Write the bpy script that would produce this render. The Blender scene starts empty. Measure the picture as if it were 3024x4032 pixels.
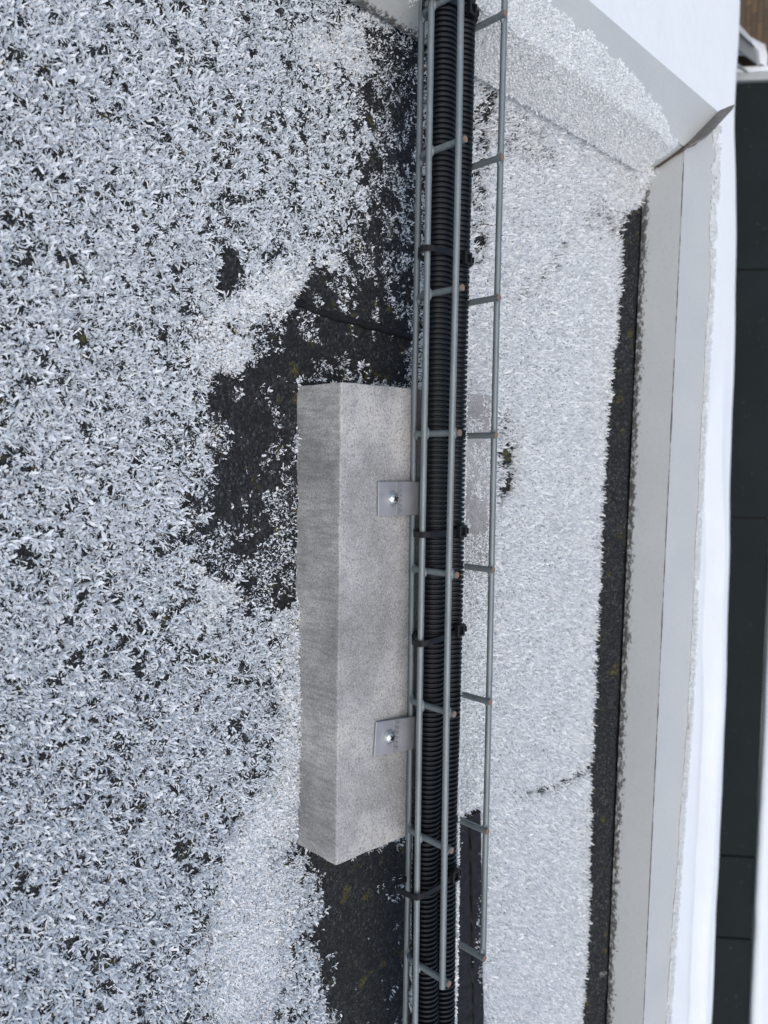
import bpy, bmesh, math
import numpy as np
from mathutils import Matrix, Vector
sc = bpy.context.scene
COL = sc.collection
# ------------------------------------------------------------------ camera
cam_d = bpy.data.cameras.new('camera')
cam = bpy.data.objects.new('camera', cam_d); COL.objects.link(cam)
Rr = ((-0.01365324, 0.70827872, 0.70580086), (0.99818889, -0.03170441, 0.051125), (0.05858775, 0.7052206, -0.70656308))
M = Matrix.Identity(4)
for i in range(3):
    M[i][0] = Rr[0][i]; M[i][1] = -Rr[1][i]; M[i][2] = -Rr[2][i]
CAM = (0.22434534, -0.41808051, 0.44141348)
M.translation = CAM
cam.matrix_world = M
cam_d.sensor_fit = 'VERTICAL'; cam_d.sensor_height = 36.0; cam_d.sensor_width = 27.0
cam_d.lens = 36.0 * 3035.34 / 4032.0
cam_d.clip_start = 0.02; cam_d.clip_end = 500
cam_d.dof.use_dof = True; cam_d.dof.focus_distance = 0.56; cam_d.dof.aperture_fstop = 11
sc.camera = cam
# ------------------------------------------------------------------ light
SUN_EL, SUN_AZ = math.radians(62), math.radians(160)
w = bpy.data.worlds.new('World'); sc.world = w; w.use_nodes = True
wn = w.node_tree
sky = wn.nodes.new('ShaderNodeTexSky'); sky.sky_type = 'NISHITA'; sky.sun_disc = False
sky.sun_elevation = SUN_EL; sky.sun_rotation = SUN_AZ
sky.air_density = 1.3; sky.dust_density = 4.0; sky.ozone_density = 0.4
bg = wn.nodes['Background']; bg.inputs[1].default_value = 0.145
wn.links.new(sky.outputs[0], bg.inputs[0])
sd = bpy.data.lights.new('sun', 'SUN'); sun = bpy.data.objects.new('sun', sd); COL.objects.link(sun)
sd.energy = 0.68; sd.angle = math.radians(70); sd.color = (1.0, 0.985, 0.965)
sdir = Vector((math.sin(SUN_AZ) * math.cos(SUN_EL), math.cos(SUN_AZ) * math.cos(SUN_EL), math.sin(SUN_EL)))
sun.rotation_euler = (-sdir).to_track_quat('-Z', 'Y').to_euler()
sun.location = (0, 0, 20)
sc.view_settings.view_transform = 'Standard'; sc.view_settings.look = 'None'
sc.view_settings.exposure = 0.30; sc.view_settings.gamma = 1.0
# ------------------------------------------------------------------ helpers
rng = np.random.default_rng(7)
def tag(o, label=None, cat=None, group=None, kind=None):
    if label: o['label'] = label
    if cat: o['category'] = cat
    if group: o['group'] = group
    if kind: o['kind'] = kind
    return o
def link(o, parent=None):
    COL.objects.link(o)
    if parent: o.parent = parent
    return o
def empty(name, loc=(0, 0, 0)):
    o = bpy.data.objects.new(name, None); o.location = loc; o.empty_display_size = 0.02
    return link(o)
def np_mesh(name, V, faces_sizes, loops, mats, parent=None, smooth=False, mat_idx=None):
    me = bpy.data.meshes.new(name)
    V = np.asarray(V, np.float32); loops = np.asarray(loops, np.int32); sizes = np.asarray(faces_sizes, np.int32)
    me.vertices.add(len(V)); me.vertices.foreach_set('co', V.ravel())
    me.loops.add(len(loops)); me.loops.foreach_set('vertex_index', loops)
    me.polygons.add(len(sizes))
    st = np.zeros(len(sizes), np.int32); st[1:] = np.cumsum(sizes)[:-1]
    me.polygons.foreach_set('loop_start', st)
    if mat_idx is not None: me.polygons.foreach_set('material_index', np.asarray(mat_idx, np.int32))
    me.update(calc_edges=True)
    me.polygons.foreach_set('use_smooth', np.full(len(sizes), bool(smooth)))
    for m in (mats if isinstance(mats, (list, tuple)) else [mats]): me.materials.append(m)
    o = bpy.data.objects.new(name, me)
    return link(o, parent)
class MB:
    """collects verts and faces of one mesh"""
    def __init__(s): s.v = []; s.f = []; s.mi = []
    def add(s, V, F, mi=0):
        b = len(s.v); s.v += [tuple(map(float, p)) for p in V]; s.f += [tuple(i + b for i in f) for f in F]; s.mi += [mi] * len(F)
    def box(s, a, b, mi=0):
        (x0, y0, z0), (x1, y1, z1) = a, b
        V = [(x0,y0,z0),(x1,y0,z0),(x1,y1,z0),(x0,y1,z0),(x0,y0,z1),(x1,y0,z1),(x1,y1,z1),(x0,y1,z1)]
        s.add(V, [(3,2,1,0),(4,5,6,7),(0,1,5,4),(1,2,6,5),(2,3,7,6),(3,0,4,7)], mi)
    def tube(s, pts, r, n=12, mi=0, cap_mi=None):
        pts = np.asarray(pts, float); T = np.gradient(pts, axis=0); T /= np.linalg.norm(T, axis=1)[:, None]
        up = np.array([0, 0, 1.0]) if abs(T[0][2]) < .9 else np.array([1.0, 0, 0])
        V = []; rr = np.broadcast_to(r, len(pts))
        for p, t, q in zip(pts, T, rr):
            a = up - t * (up @ t)
            a /= np.linalg.norm(a); b = np.cross(t, a); up = a
            for k in range(n):
                th = 2 * math.pi * k / n
                V.append(p + q * (math.cos(th) * a + math.sin(th) * b))
        m = len(pts)
        F = [(i*n+k, i*n+(k+1) % n, (i+1)*n+(k+1) % n, (i+1)*n+k) for i in range(m-1) for k in range(n)]
        s.add(V, F, mi)
        b0 = len(s.v) - len(V)
        cm = mi if cap_mi is None else cap_mi
        s.f.append(tuple(b0 + k for k in reversed(range(n)))); s.mi.append(cm)
        s.f.append(tuple(b0 + (m-1)*n + k for k in range(n))); s.mi.append(cm)
    def build(s, name, mats, parent=None, smooth=False, bevel=0, segs=2):
        me = bpy.data.meshes.new(name); me.from_pydata(s.v, [], s.f); me.update()
        for m in (mats if isinstance(mats, (list, tuple)) else [mats]): me.materials.append(m)
        me.polygons.foreach_set('material_index', np.asarray(s.mi, np.int32))
        if smooth:
            me.polygons.foreach_set('use_smooth', np.ones(len(s.f), bool))
            me.set_sharp_from_angle(angle=math.radians(40))
        o = link(bpy.data.objects.new(name, me), parent)
        if bevel:
            md = o.modifiers.new('bevel', 'BEVEL'); md.width = bevel; md.segments = segs; md.limit_method = 'ANGLE'
        return o
def hash2(i, j, seed):
    h = (i * 374761393 + j * 668265263 + seed * 974634721) & 0x7fffffff
    h = ((h ^ (h >> 13)) * 1274126177) & 0x7fffffff
    return ((h ^ (h >> 16)) & 0xffff) / 65535.0
def vnoise(P, scale, seed=0, octaves=3):
    """value noise fbm at 2D points, about 0..1"""
    out = 0; amp = 0.5; tot = 0
    for o in range(octaves):
        q = P * scale * 2 ** o
        i = np.floor(q).astype(np.int64); f = q - i; f = f * f * (3 - 2 * f)
        a = hash2(i[:, 0], i[:, 1], seed + o); b = hash2(i[:, 0] + 1, i[:, 1], seed + o)
        c = hash2(i[:, 0], i[:, 1] + 1, seed + o); d = hash2(i[:, 0] + 1, i[:, 1] + 1, seed + o)
        out = out + amp * ((a * (1 - f[:, 0]) + b * f[:, 0]) * (1 - f[:, 1]) + (c * (1 - f[:, 0]) + d * f[:, 0]) * f[:, 1])
        tot += amp; amp *= 0.5
    return out / tot
def sdf(P, poly):
    poly = np.asarray(poly, float); d = np.full(len(P), 1e9); ins = np.zeros(len(P), bool)
    for k in range(len(poly)):
        a, b = poly[k], poly[(k + 1) % len(poly)]
        e = b - a; wv = P - a; t = np.clip((wv @ e) / (e @ e), 0, 1)
        d = np.minimum(d, np.linalg.norm(wv - t[:, None] * e, axis=1))
        c = ((a[1] > P[:, 1]) != (b[1] > P[:, 1]))
        xs = a[0] + (P[:, 1] - a[1]) * e[0] / (e[1] if abs(e[1]) > 1e-12 else 1e-12)
        ins ^= c & (P[:, 0] < xs)
    return np.where(ins, -d, d)
def sstep(x, a, b):
    t = np.clip((x - a) / (b - a), 0, 1); return t * t * (3 - 2 * t)
# ------------------------------------------------------------------ materials
def mat(name):
    m = bpy.data.materials.new(name); m.use_nodes = True
    return m, m.node_tree, m.node_tree.nodes['Principled BSDF']
class NT:
    def __init__(s, nt): s.nt = nt; s.co = nt.nodes.new('ShaderNodeTexCoord').outputs['Object']
    def L(s, a, b): s.nt.links.new(a, b)
    def mapping(s, scale=(1, 1, 1), rot=(0, 0, 0)):
        n = s.nt.nodes.new('ShaderNodeMapping'); n.inputs['Scale'].default_value = scale; n.inputs['Rotation'].default_value = rot
        s.L(s.co, n.inputs['Vector']); return n.outputs[0]
    def noise(s, scale, detail=4, rough=.55, vec=None):
        n = s.nt.nodes.new('ShaderNodeTexNoise'); n.inputs['Scale'].default_value = scale; n.inputs['Detail'].default_value = detail
        n.inputs['Roughness'].default_value = rough; s.L(vec or s.co, n.inputs['Vector']); return n.outputs['Fac']
    def vor(s, scale, feature='F1', out='Distance', vec=None):
        n = s.nt.nodes.new('ShaderNodeTexVoronoi'); n.feature = feature; n.inputs['Scale'].default_value = scale
        s.L(vec or s.co, n.inputs['Vector']); return n.outputs[out]
    def ramp(s, fac, stops):
        n = s.nt.nodes.new('ShaderNodeValToRGB'); e = n.color_ramp.elements
        while len(e) < len(stops): e.new(0.5)
        for k, (p, c) in enumerate(stops):
            e[k].position = p; e[k].color = (c, c, c, 1) if not isinstance(c, tuple) else (*c, 1)
        s.L(fac, n.inputs[0]); return n.outputs[0]
    def mix(s, fac, a, b, blend='MIX'):
        n = s.nt.nodes.new('ShaderNodeMix'); n.data_type = 'RGBA'; n.blend_type = blend
        for v, k in ((fac, 0), (a, 6), (b, 7)):
            if hasattr(v, 'links') or hasattr(v, 'is_linked'): s.L(v, n.inputs[k])
            elif k == 0: n.inputs[0].default_value = v
            else: n.inputs[k].default_value = (*v, 1)
        return n.outputs[2]
    def math(s, op, a, b=None, clamp=False):
        n = s.nt.nodes.new('ShaderNodeMath'); n.operation = op; n.use_clamp = clamp
        for v, k in ((a, 0), (b, 1)):
            if v is None: continue
            if hasattr(v, 'is_linked'): s.L(v, n.inputs[k])
            else: n.inputs[k].default_value = v
        return n.outputs[0]
    def attr(s, name):
        n = s.nt.nodes.new('ShaderNodeAttribute'); n.attribute_name = name; return n.outputs['Fac']
    def bump(s, h, dist, strength=1.0):
        n = s.nt.nodes.new('ShaderNodeBump'); n.inputs['Distance'].default_value = dist; n.inputs['Strength'].default_value = strength
        s.L(h, n.inputs['Height']); return n.outputs[0]
FROST = (0.755, 0.81, 0.862)
def m_frost(name, col=FROST, trans=.22):
    m, nt, b = mat(name); N = NT(nt)
    n = N.noise(45, 2); c = N.mix(n, tuple(x * .86 for x in col), col)
    N.L(c, b.inputs['Base Color']); b.inputs['Roughness'].default_value = .55
    b.inputs['Specular IOR Level'].default_value = .35
    tr = nt.nodes.new('ShaderNodeBsdfTranslucent'); tr.inputs[0].default_value = (*col, 1)
    mx = nt.nodes.new('ShaderNodeMixShader'); mx.inputs[0].default_value = trans
    out = nt.nodes['Material Output']
    N.L(b.outputs[0], mx.inputs[1]); N.L(tr.outputs[0], mx.inputs[2]); N.L(mx.outputs[0], out.inputs[0])
    return m
M_FROST = m_frost('frost_crystals', FROST, .12)
M_POWDER = m_frost('powder_frost', (0.925, 0.95, 0.962), .25)
M_FROST_SHEET = m_frost('frost_on_metal', (0.86, 0.895, 0.91))
def m_ice():
    m, nt, b = mat('ice_beads'); b.inputs['Base Color'].default_value = (.9, .93, .96, 1)
    b.inputs['Roughness'].default_value = .15; b.inputs['Transmission Weight'].default_value = .45; b.inputs['IOR'].default_value = 1.31
    return m
M_ICE = m_ice()
def m_felt():
    m, nt, b = mat('mineral_felt'); N = NT(nt)
    cell = N.vor(620, 'F1', 'Color'); cd = N.vor(620, 'F1', 'Distance')
    g = nt.nodes.new('ShaderNodeSeparateColor'); N.L(cell, g.inputs[0])
    base = N.ramp(g.outputs[0], [(0, (.006, .007, .009)), (.55, (.016, .019, .022)), (.93, (.034, .039, .044)), (1, (.075, .082, .09))])
    big = N.noise(9, 4)
    base = N.mix(N.ramp(big, [(.4, 0.0), (.7, .5)]), base, (.009, .011, .011))
    lich = N.ramp(N.noise(55, 5, .6), [(.60, 0.0), (.67, 1.0)])
    lich = N.math('MULTIPLY', lich, N.ramp(g.outputs[1], [(.3, 0.2), (.7, .9)]))
    base = N.mix(lich, base, (.085, .075, .018))
    gl = N.ramp(N.noise(38, 5, .65, N.mapping((1, 1, 1), (0, 0, 1.3))), [(.68, 0.0), (.72, .8)])
    base = N.mix(N.math('MULTIPLY', gl, g.outputs[2]), base, (.26, .28, .26))
    fr = N.attr('frost')
    th = N.noise(420, 3, .6)
    k = N.math('SUBTRACT', fr, th); k = N.math('MULTIPLY', k, 6.0); k = N.math('ADD', k, 0.0, True)
    col = N.mix(k, base, (.80, .84, .90))
    N.L(col, b.inputs['Base Color']); b.inputs['Roughness'].default_value = .8; b.inputs['Specular IOR Level'].default_value = .25
    N.L(N.bump(N.math('SUBTRACT', g.outputs[0], cd), .0009, .9), b.inputs['Normal'])
    return m
M_FELT = m_felt()
def m_bitumen():
    m, nt, b = mat('black_bitumen'); N = NT(nt)
    n = N.noise(150, 4); N.L(N.ramp(n, [(.3, (.003, .004, .005)), (.7, (.012, .013, .015))]), b.inputs['Base Color'])
    b.inputs['Roughness'].default_value = .6; b.inputs['Specular IOR Level'].default_value = .25; N.L(N.bump(n, .002, .6), b.inputs['Normal']); return m
M_BIT = m_bitumen()
def m_concrete():
    m, nt, b = mat('cast_concrete'); N = NT(nt)
    c = N.ramp(N.noise(16, 6, .62), [(.36, (.225, .232, .232)), (.5, (.33, .34, .345)), (.64, (.47, .47, .46))])
    fine = N.noise(640, 4, .75); c = N.mix(N.ramp(fine, [(.36, .7), (.52, 0.0)]), c, (.10, .10, .10))
    c = N.mix(N.ramp(N.noise(900, 2, .6, N.mapping((1, 1, 1), (.7, .3, .2))), [(.58, 0.0), (.68, .5)]), c, (.6, .6, .6))
    pit = N.ramp(N.vor(160, 'F1', 'Distance'), [(.05, .6), (.09, 0.0)])
    c = N.mix(N.math('MULTIPLY', pit, N.ramp(N.noise(60, 2), [(.5, 0.0), (.6, 1.0)])), c, (.09, .09, .085))
    # saw/strike marks on the long face: streaks stretched up the face
    st = N.noise(1, 3, .6, N.mapping((420, 420, 60)))
    ge = nt.nodes.new('ShaderNodeNewGeometry'); sx = nt.nodes.new('ShaderNodeSeparateXYZ'); N.L(ge.outputs['True Normal'], sx.inputs[0])
    side = N.math('LESS_THAN', sx.outputs[1], -.6)
    c = N.mix(N.math('MULTIPLY', side, N.ramp(st, [(.4, .4), (.56, 0.0)])), c, (.13, .135, .135))
    moss = N.ramp(N.noise(16, 4), [(.60, 0.0), (.72, .25)])
    c = N.mix(moss, c, (.22, .22, .15))
    N.L(c, b.inputs['Base Color']); b.inputs['Roughness'].default_value = .9
    N.L(N.bump(N.math('ADD', fine, st), .0004, .5), b.inputs['Normal']); return m
M_CONC = m_concrete()
def m_galv(name, c0, c1, rough=.45, metal=.7, sc_=220):
    m, nt, b = mat(name); N = NT(nt)
    n = N.noise(sc_, 4, .6); n2 = N.noise(30, 2)
    N.L(N.mix(N.math('MULTIPLY', n, n2), c0, c1), b.inputs['Base Color'])
    b.inputs['Metallic'].default_value = metal
    N.L(N.ramp(n, [(.3, rough - .1), (.7, rough + .15)]), b.inputs['Roughness'])
    N.L(N.bump(n, .0003, .3), b.inputs['Normal']); return m
M_WIRE = m_galv('zinc_wire', (.13, .155, .165), (.32, .36, .375), .5, .5)
M_PLATE = m_galv('zinc_plate', (.30, .31, .33), (.42, .43, .455), .42, .6, 90)
M_SCREW = m_galv('zinc_screw', (.45, .48, .50), (.66, .69, .70), .3, .8)
def m_flat(name, col, rough=.5, metal=0.0, scale=60, var=.25, bump=0, spec=.5):
    m, nt, b = mat(name); N = NT(nt)
    n = N.noise(scale, 4, .6)
    N.L(N.mix(n, tuple(c * (1 - var) for c in col), tuple(c * (1 + var) for c in col)), b.inputs['Base Color'])
    b.inputs['Roughness'].default_value = rough; b.inputs['Metallic'].default_value = metal
    if bump: N.L(N.bump(n, bump, .6), b.inputs['Normal'])
    b.inputs['Specular IOR Level'].default_value = spec
    return m
M_RUST = m_flat('rusty_cut_end', (.17, .115, .085), .8, 0, 900, .5)
M_COND = m_flat('black_corrugated_plastic', (.006, .008, .011), .45, 0, 150, .3, spec=.22)
M_TIE = m_flat('black_nylon', (.007, .008, .010), .42, 0, 200, .2, spec=.3)
M_SEAMM = m_flat('dirty_folded_metal', (.13, .12, .11), .5, .3, 160, .7)
def m_cap():
    m, nt, b = mat('grey_coated_sheet_metal'); N = NT(nt)
    n = N.noise(14, 5, .6); c = N.mix(n, (.43, .45, .45), (.50, .52, .515))
    g = N.noise(300, 3, .7); c = N.mix(N.ramp(g, [(.36, .25), (.48, 0.0)]), c, (.36, .36, .35))
    ac = N.attr('across')
    spots = N.noise(1, 4, .75, N.mapping((160, 260, 260)))
    near_lip = N.ramp(ac, [(0.02, .32), (.10, .20), (.22, .08), (.34, 0.0)])
    d = N.ramp(N.math('ADD', spots, near_lip), [(.73, 0.0), (.82, .9)])
    c = N.mix(d, c, (.06, .05, .045))
    # dirt caught along the fold, broken into dashes
    dash = N.noise(1, 3, .7, N.mapping((45, 45, 45)))
    line = N.math('ABSOLUTE', N.math('SUBTRACT', ac, 1.0))
    ln = N.ramp(line, [(0.010, .36), (.035, .0)])
    d2 = N.ramp(N.math('ADD', dash, ln), [(.76, 0.0), (.84, .8)])
    c = N.mix(N.ramp(line, [(.008, .45), (.022, 0.0)]), c, (.16, .14, .12))
    c = N.mix(d2, c, (.08, .06, .05))
    c = N.mix(N.ramp(N.noise(55, 3, .7), [(.72, 0.0), (.76, .4)]), c, (.36, .35, .32))
    N.L(c, b.inputs['Base Color']); b.inputs['Metallic'].default_value = .15
    N.L(N.ramp(n, [(.3, .42), (.7, .6)]), b.inputs['Roughness']); N.L(N.bump(g, .0003, .25), b.inputs['Normal']); return m
M_CAP = m_cap()
def m_snow():
    m, nt, b = mat('snow'); N = NT(nt)
    n = N.noise(3, 6, .6); c = N.mix(n, (.62, .67, .715), (.68, .725, .755))
    N.L(c, b.inputs['Base Color']); b.inputs['Roughness'].default_value = .8
    N.L(N.bump(N.noise(8, 6, .6), .03, .35), b.inputs['Normal']); return m
M_SNOW = m_snow()
def m_dark_roof():
    m, nt, b = mat('dark_roof_sheet'); N = NT(nt)
    c = N.mix(N.noise(1.3, 5, .6), (.006, .010, .0115), (.013, .019, .021))
    sp = N.ramp(N.noise(26, 2, .7), [(.72, 0.0), (.76, .6)]); c = N.mix(sp, c, (.25, .27, .3))
    N.L(c, b.inputs['Base Color']); b.inputs['Roughness'].default_value = .75; b.inputs['Specular IOR Level'].default_value = .12; return m
M_DROOF = m_dark_roof()
def m_brick():
    m, nt, b = mat('brown_brickwork'); N = NT(nt)
    mp = N.mapping((1, 1, 1), (math.radians(-90), 0, 0))
    br = nt.nodes.new('ShaderNodeTexBrick'); N.L(mp, br.inputs['Vector'])
    br.inputs['Color1'].default_value = (.19, .125, .075, 1); br.inputs['Color2'].default_value = (.115, .082, .055, 1)
    br.inputs['Mortar'].default_value = (.07, .06, .05, 1); br.inputs['Scale'].default_value = 1
    br.inputs['Brick Width'].default_value = .26; br.inputs['Row Height'].default_value = .077
    br.inputs['Mortar Size'].default_value = .007; br.inputs['Mortar Smooth'].default_value = .3
    c = N.mix(N.ramp(N.noise(6, 5, .6), [(.3, 0.5), (.7, 0.0)]), br.outputs[0], (.09, .065, .045))
    N.L(c, b.inputs['Base Color']); b.inputs['Roughness'].default_value = .9
    N.L(N.bump(br.outputs['Fac'], -.006, 1), b.inputs['Normal']); return m
M_BRICK = m_brick()
M_GREYTRIM = m_flat('pale_grey_painted_metal', (.33, .36, .37), .55, .1, 4, .12)
M_WALL = m_flat('render_wall', (.35, .35, .34), .85, 0, 5, .15)
M_UPSTAND = M_FELT
# ------------------------------------------------------------------ frost fields on the roof (metres)
BARE_A = [(-0.136,0.066),(-0.12,0.055),(-0.093,0.001),(-0.063,-0.015),(-0.014,-0.007),(0.052,-0.011),(0.076,-0.043),(0.09,-0.067),(0.117,-0.069),(0.13,-0.097),(0.157,-0.107),(0.161,-0.124),(0.144,-0.134),(0.149,-0.148),(0.181,-0.141),(0.208,-0.135),(0.233,-0.141),(0.248,-0.15),(0.287,-0.153),(0.294,-0.125),(0.315,-0.119),(0.325,-0.084),(0.321,-0.061),(0.165,-0.062),(0.159,0.053),(0.03,0.059)]
BARE_B = [(0.51,-0.065),(0.533,-0.021),(0.545,0.059),(0.90,0.068),(0.88,0.0),(0.746,-0.018),(0.667,-0.029),(0.61,-0.042),(0.587,-0.054),(0.567,-0.038),(0.543,-0.042)]
STRIP = [(-0.069,0.401),(-0.051,0.392),(0.06,0.388),(0.165,0.374),(0.269,0.37),(0.374,0.366),(0.48,0.362),(0.577,0.362),(0.697,0.364),(0.807,0.362),(0.868,0.358),(1.4,0.351),(1.4,0.47),(-0.111,0.454)]
GROOVE = [(0.546,0.122),(0.547,0.153),(0.573,0.157),(0.618,0.155),(0.685,0.15),(0.771,0.171),(0.865,0.178),(0.826,0.113),(0.562,0.122)]
H1 = [(-0.108,0.124),(-0.113,0.151),(-0.059,0.146),(0.036,0.142),(0.039,0.126)]
TUFT = [(0.172,0.172),(0.179,0.19),(0.246,0.197),(0.254,0.178)]
HOLE = [(0.081,-0.131),(0.075,-0.116),(0.095,-0.113),(0.112,-0.124),(0.114,-0.134)]
SNOW1 = [(0.332,-0.084),(0.321,-0.061),(0.507,-0.057),(0.511,-0.083),(0.535,-0.065),(0.571,-0.065),(0.639,-0.082),(0.635,-0.145),(0.534,-0.152),(0.477,-0.13),(0.439,-0.091)]
SNOW2 = [(0.116,-0.145),(0.078,-0.069),(0.062,-0.025),(0.097,-0.029),(0.124,-0.101),(0.17,-0.112),(0.223,-0.131),(0.217,-0.148),(0.164,-0.152)]
SNOW3 = [(0.28,-0.159),(0.289,-0.123),(0.318,-0.119),(0.324,-0.145)]
CR1 = [(0.55, 0.213), (0.56, 0.289), (0.556, 0.348), (0.556, 0.37), (0.57, 0.37), (0.569, 0.294), (0.557, 0.213)]
CR2 = [(0.061, 0.193), (0.031, 0.238), (-0.019, 0.283), (-0.02, 0.294), (0.036, 0.247), (0.065, 0.197)]
CR3 = [(-0.093, 0.151), (-0.1, 0.201), (-0.091, 0.258), (-0.073, 0.242), (-0.067, 0.173), (-0.071, 0.145)]
CR4 = [(-0.062, 0.34), (-0.061, 0.402), (-0.034, 0.393), (-0.035, 0.352), (-0.041, 0.313)]
SNOW5 = [(-.119, .118), (-.119, .42), (-.060, .400), (-.078, .30), (-.088, .118)]
SNOW6 = [(.095, .118), (.10, .150), (.165, .170), (.165, .108)]
SNOW7 = [(.182, .196), (.19, .215), (.25, .218), (.262, .185), (.25, .178), (.248, .198)]
SNOW4 = [(-0.081,-0.071),(-0.147,0.041),(-0.119,0.052),(-0.065,-0.018),(-0.051,-0.066)]
def fields(P):
    wob = (vnoise(P, 90, 3) - .5) * .022 + (vnoise(P, 330, 5) - .5) * .009
    wob_s = (vnoise(P, 300, 8) - .5) * .008
    one = lambda poly, wv, wb: sstep(-(sdf(P, poly) + wb), -wv, wv)
    bareA = one(BARE_A, .006, wob * 1.3 + (vnoise(P, 38, 15) - .5) * .034); bareB = one(BARE_B, .003, wob * .5)
    strip = one(STRIP, .0015, wob_s); groove = one(GROOVE, .0015, wob_s)
    other = np.maximum.reduce([one(HOLE, .003, wob * .7), one(TUFT, .006, wob) * (.3 + .5 * vnoise(P, 160, 95)), one(H1, .006, wob * 1.4) * .52,
        one(CR1, .003, wob_s * .8) * (.25 + .5 * vnoise(P, 110, 91)), one(CR2, .004, wob) * .8 * vnoise(P, 120, 92), one(CR3, .008, wob) * .66 * vnoise(P, 150, 93), one(CR4, .008, wob) * .85 * vnoise(P, 150, 94)])
    bare = np.maximum.reduce([bareA, bareB, strip, groove, other])
    snow = np.maximum.reduce([one(SNOW1, .022, wob * 1.6), one(SNOW2, .014, wob * 1.6), one(SNOW3, .012, wob * 1.6), one(SNOW4, .020, wob * 2) * .8, one(SNOW5, .008, wob * .6), one(SNOW6, .008, wob), one(SNOW7, .008, wob)])
    right = sstep(P[:, 1] + .15 * sstep(P[:, 0], .9, .7) * 0, .05, .085)
    return dict(bare=bare, bareA=bareA, bareB=bareB, strip=strip, groove=groove, snow=snow * (1 - bare), right=right)
def relief(P, F):
    h = F['snow'] * .0035 + (vnoise(P, 14, 21) - .5) * .004 + (vnoise(P, 60, 23) - .5) * .0012
    h = h - .002 * F['bare']
    # felt turned up below the capping
    d1 = (.4105 - .0365 * (P[:, 0] + .107) / 1.557) - P[:, 1]
    h = h + .0150 * np.clip(1 - d1 / .024, 0, 1) ** 1.3
    return h + .0105 * np.clip((-.086 - P[:, 0]) / .021, 0, 1) ** 1.3
# ------------------------------------------------------------------ roof
def roof():
    xs = np.arange(-.118, 1.4, .004); ys = np.arange(-.75, .425, .004)
    X, Y = np.meshgrid(xs, ys, indexing='ij'); P = np.c_[X.ravel(), Y.ravel()]
    F = fields(P); Z = relief(P, F)
    fr = np.where(F['right'] > .5, .62, .20) * (1 - F['bare']); fr = np.maximum(fr, F['snow'] * .62)
    fr = np.maximum(fr, F['bareA'] * (.26 + .12 * (P[:, 0] < .07)))
    fr = np.maximum(fr, F['bareB'] * .14)
    nx, ny = len(xs), len(ys); idx = np.arange(nx * ny).reshape(nx, ny)
    Q = np.stack([idx[:-1, :-1], idx[1:, :-1], idx[1:, 1:], idx[:-1, 1:]], -1).reshape(-1)
    o = np_mesh('flat_roof', np.c_[P, Z], np.full(len(Q) // 4, 4), Q, M_FELT, smooth=True)
    at = o.data.attributes.new('frost', 'FLOAT', 'POINT'); at.data.foreach_set('value', fr.astype(np.float32))
    tag(o, 'dark mineral felt roof under hoar frost, bare around the concrete block', 'roof', kind='structure')
roof()
# ------------------------------------------------------------------ frost crystals
def leaves(name, P, N, size, k, tilt, m, narrow=.3, seed=1, spread=.45, lean=None, lenv=(.55, 1.4), wid=(.26, .6)):
    """k frost blades from every site, one mesh: each blade a small curled plate of seven points"""
    r = np.random.default_rng(seed)
    P = np.repeat(P, k, 0); N = np.repeat(N, k, 0); size = np.repeat(size, k); n = len(P)
    a = np.where(np.abs(N[:, 2:3]) < .9, np.array([[0, 0, 1.0]]), np.array([[1.0, 0, 0]]))
    T = np.cross(N, a); T /= np.linalg.norm(T, axis=1)[:, None]; B = np.cross(N, T)
    th = r.uniform(0, 2 * np.pi, n)[:, None]; tang = np.cos(th) * T + np.sin(th) * B
    ti = np.radians(r.uniform(tilt[0], tilt[1], n))[:, None]
    d = np.cos(ti) * N + np.sin(ti) * tang
    if lean is not None: d = d + np.asarray(lean)[None]; 
    d /= np.linalg.norm(d, axis=1)[:, None]
    P = P + tang * (size * spread * r.uniform(0, 1, n))[:, None]
    q = r.normal(size=(n, 3)); wv = np.cross(d, q); wv /= np.linalg.norm(wv, axis=1)[:, None]; nn = np.cross(d, wv)
    L = size * r.uniform(lenv[0], lenv[1], n)
    W = L * np.where(r.uniform(size=n) < narrow, r.uniform(.10, .2, n), r.uniform(wid[0], wid[1], n)) * .5
    cu = r.uniform(-.35, .35, n) * L
    def pt(t, s):
        return P + d * (L * t)[:, None] + wv * (W * s)[:, None] + nn * (cu * t * t)[:, None]
    j = lambda lo, hi: r.uniform(lo, hi, n)
    V = np.stack([pt(j(-.1, .0), -j(.25, .5)), pt(j(-.1, .0), j(.25, .5)), pt(j(.25, .5), -j(.6, 1.2)), pt(j(.25, .5), j(.6, 1.2)),
                  pt(j(.7, .98), -j(.4, 1.15)), pt(j(.7, .98), j(.4, 1.15)), pt(j(.9, 1.1), j(-.7, .7))], 1).reshape(-1, 3)
    base = (np.arange(n) * 7)[:, None]
    lp = (base + np.array([[0, 1, 3, 2, 2, 3, 5, 4, 4, 5, 6]])).ravel()
    return np_mesh(name, V, np.tile([4, 4, 3], n), lp, m)
def grid(x0, x1, y0, y1, s, seed):
    r = np.random.default_rng(seed)
    X, Y = np.meshgrid(np.arange(x0, x1, s), np.arange(y0, y1, s), indexing='ij')
    return np.c_[X.ravel(), Y.ravel()] + r.uniform(-.55, .55, (X.size, 2)) * s
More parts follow.
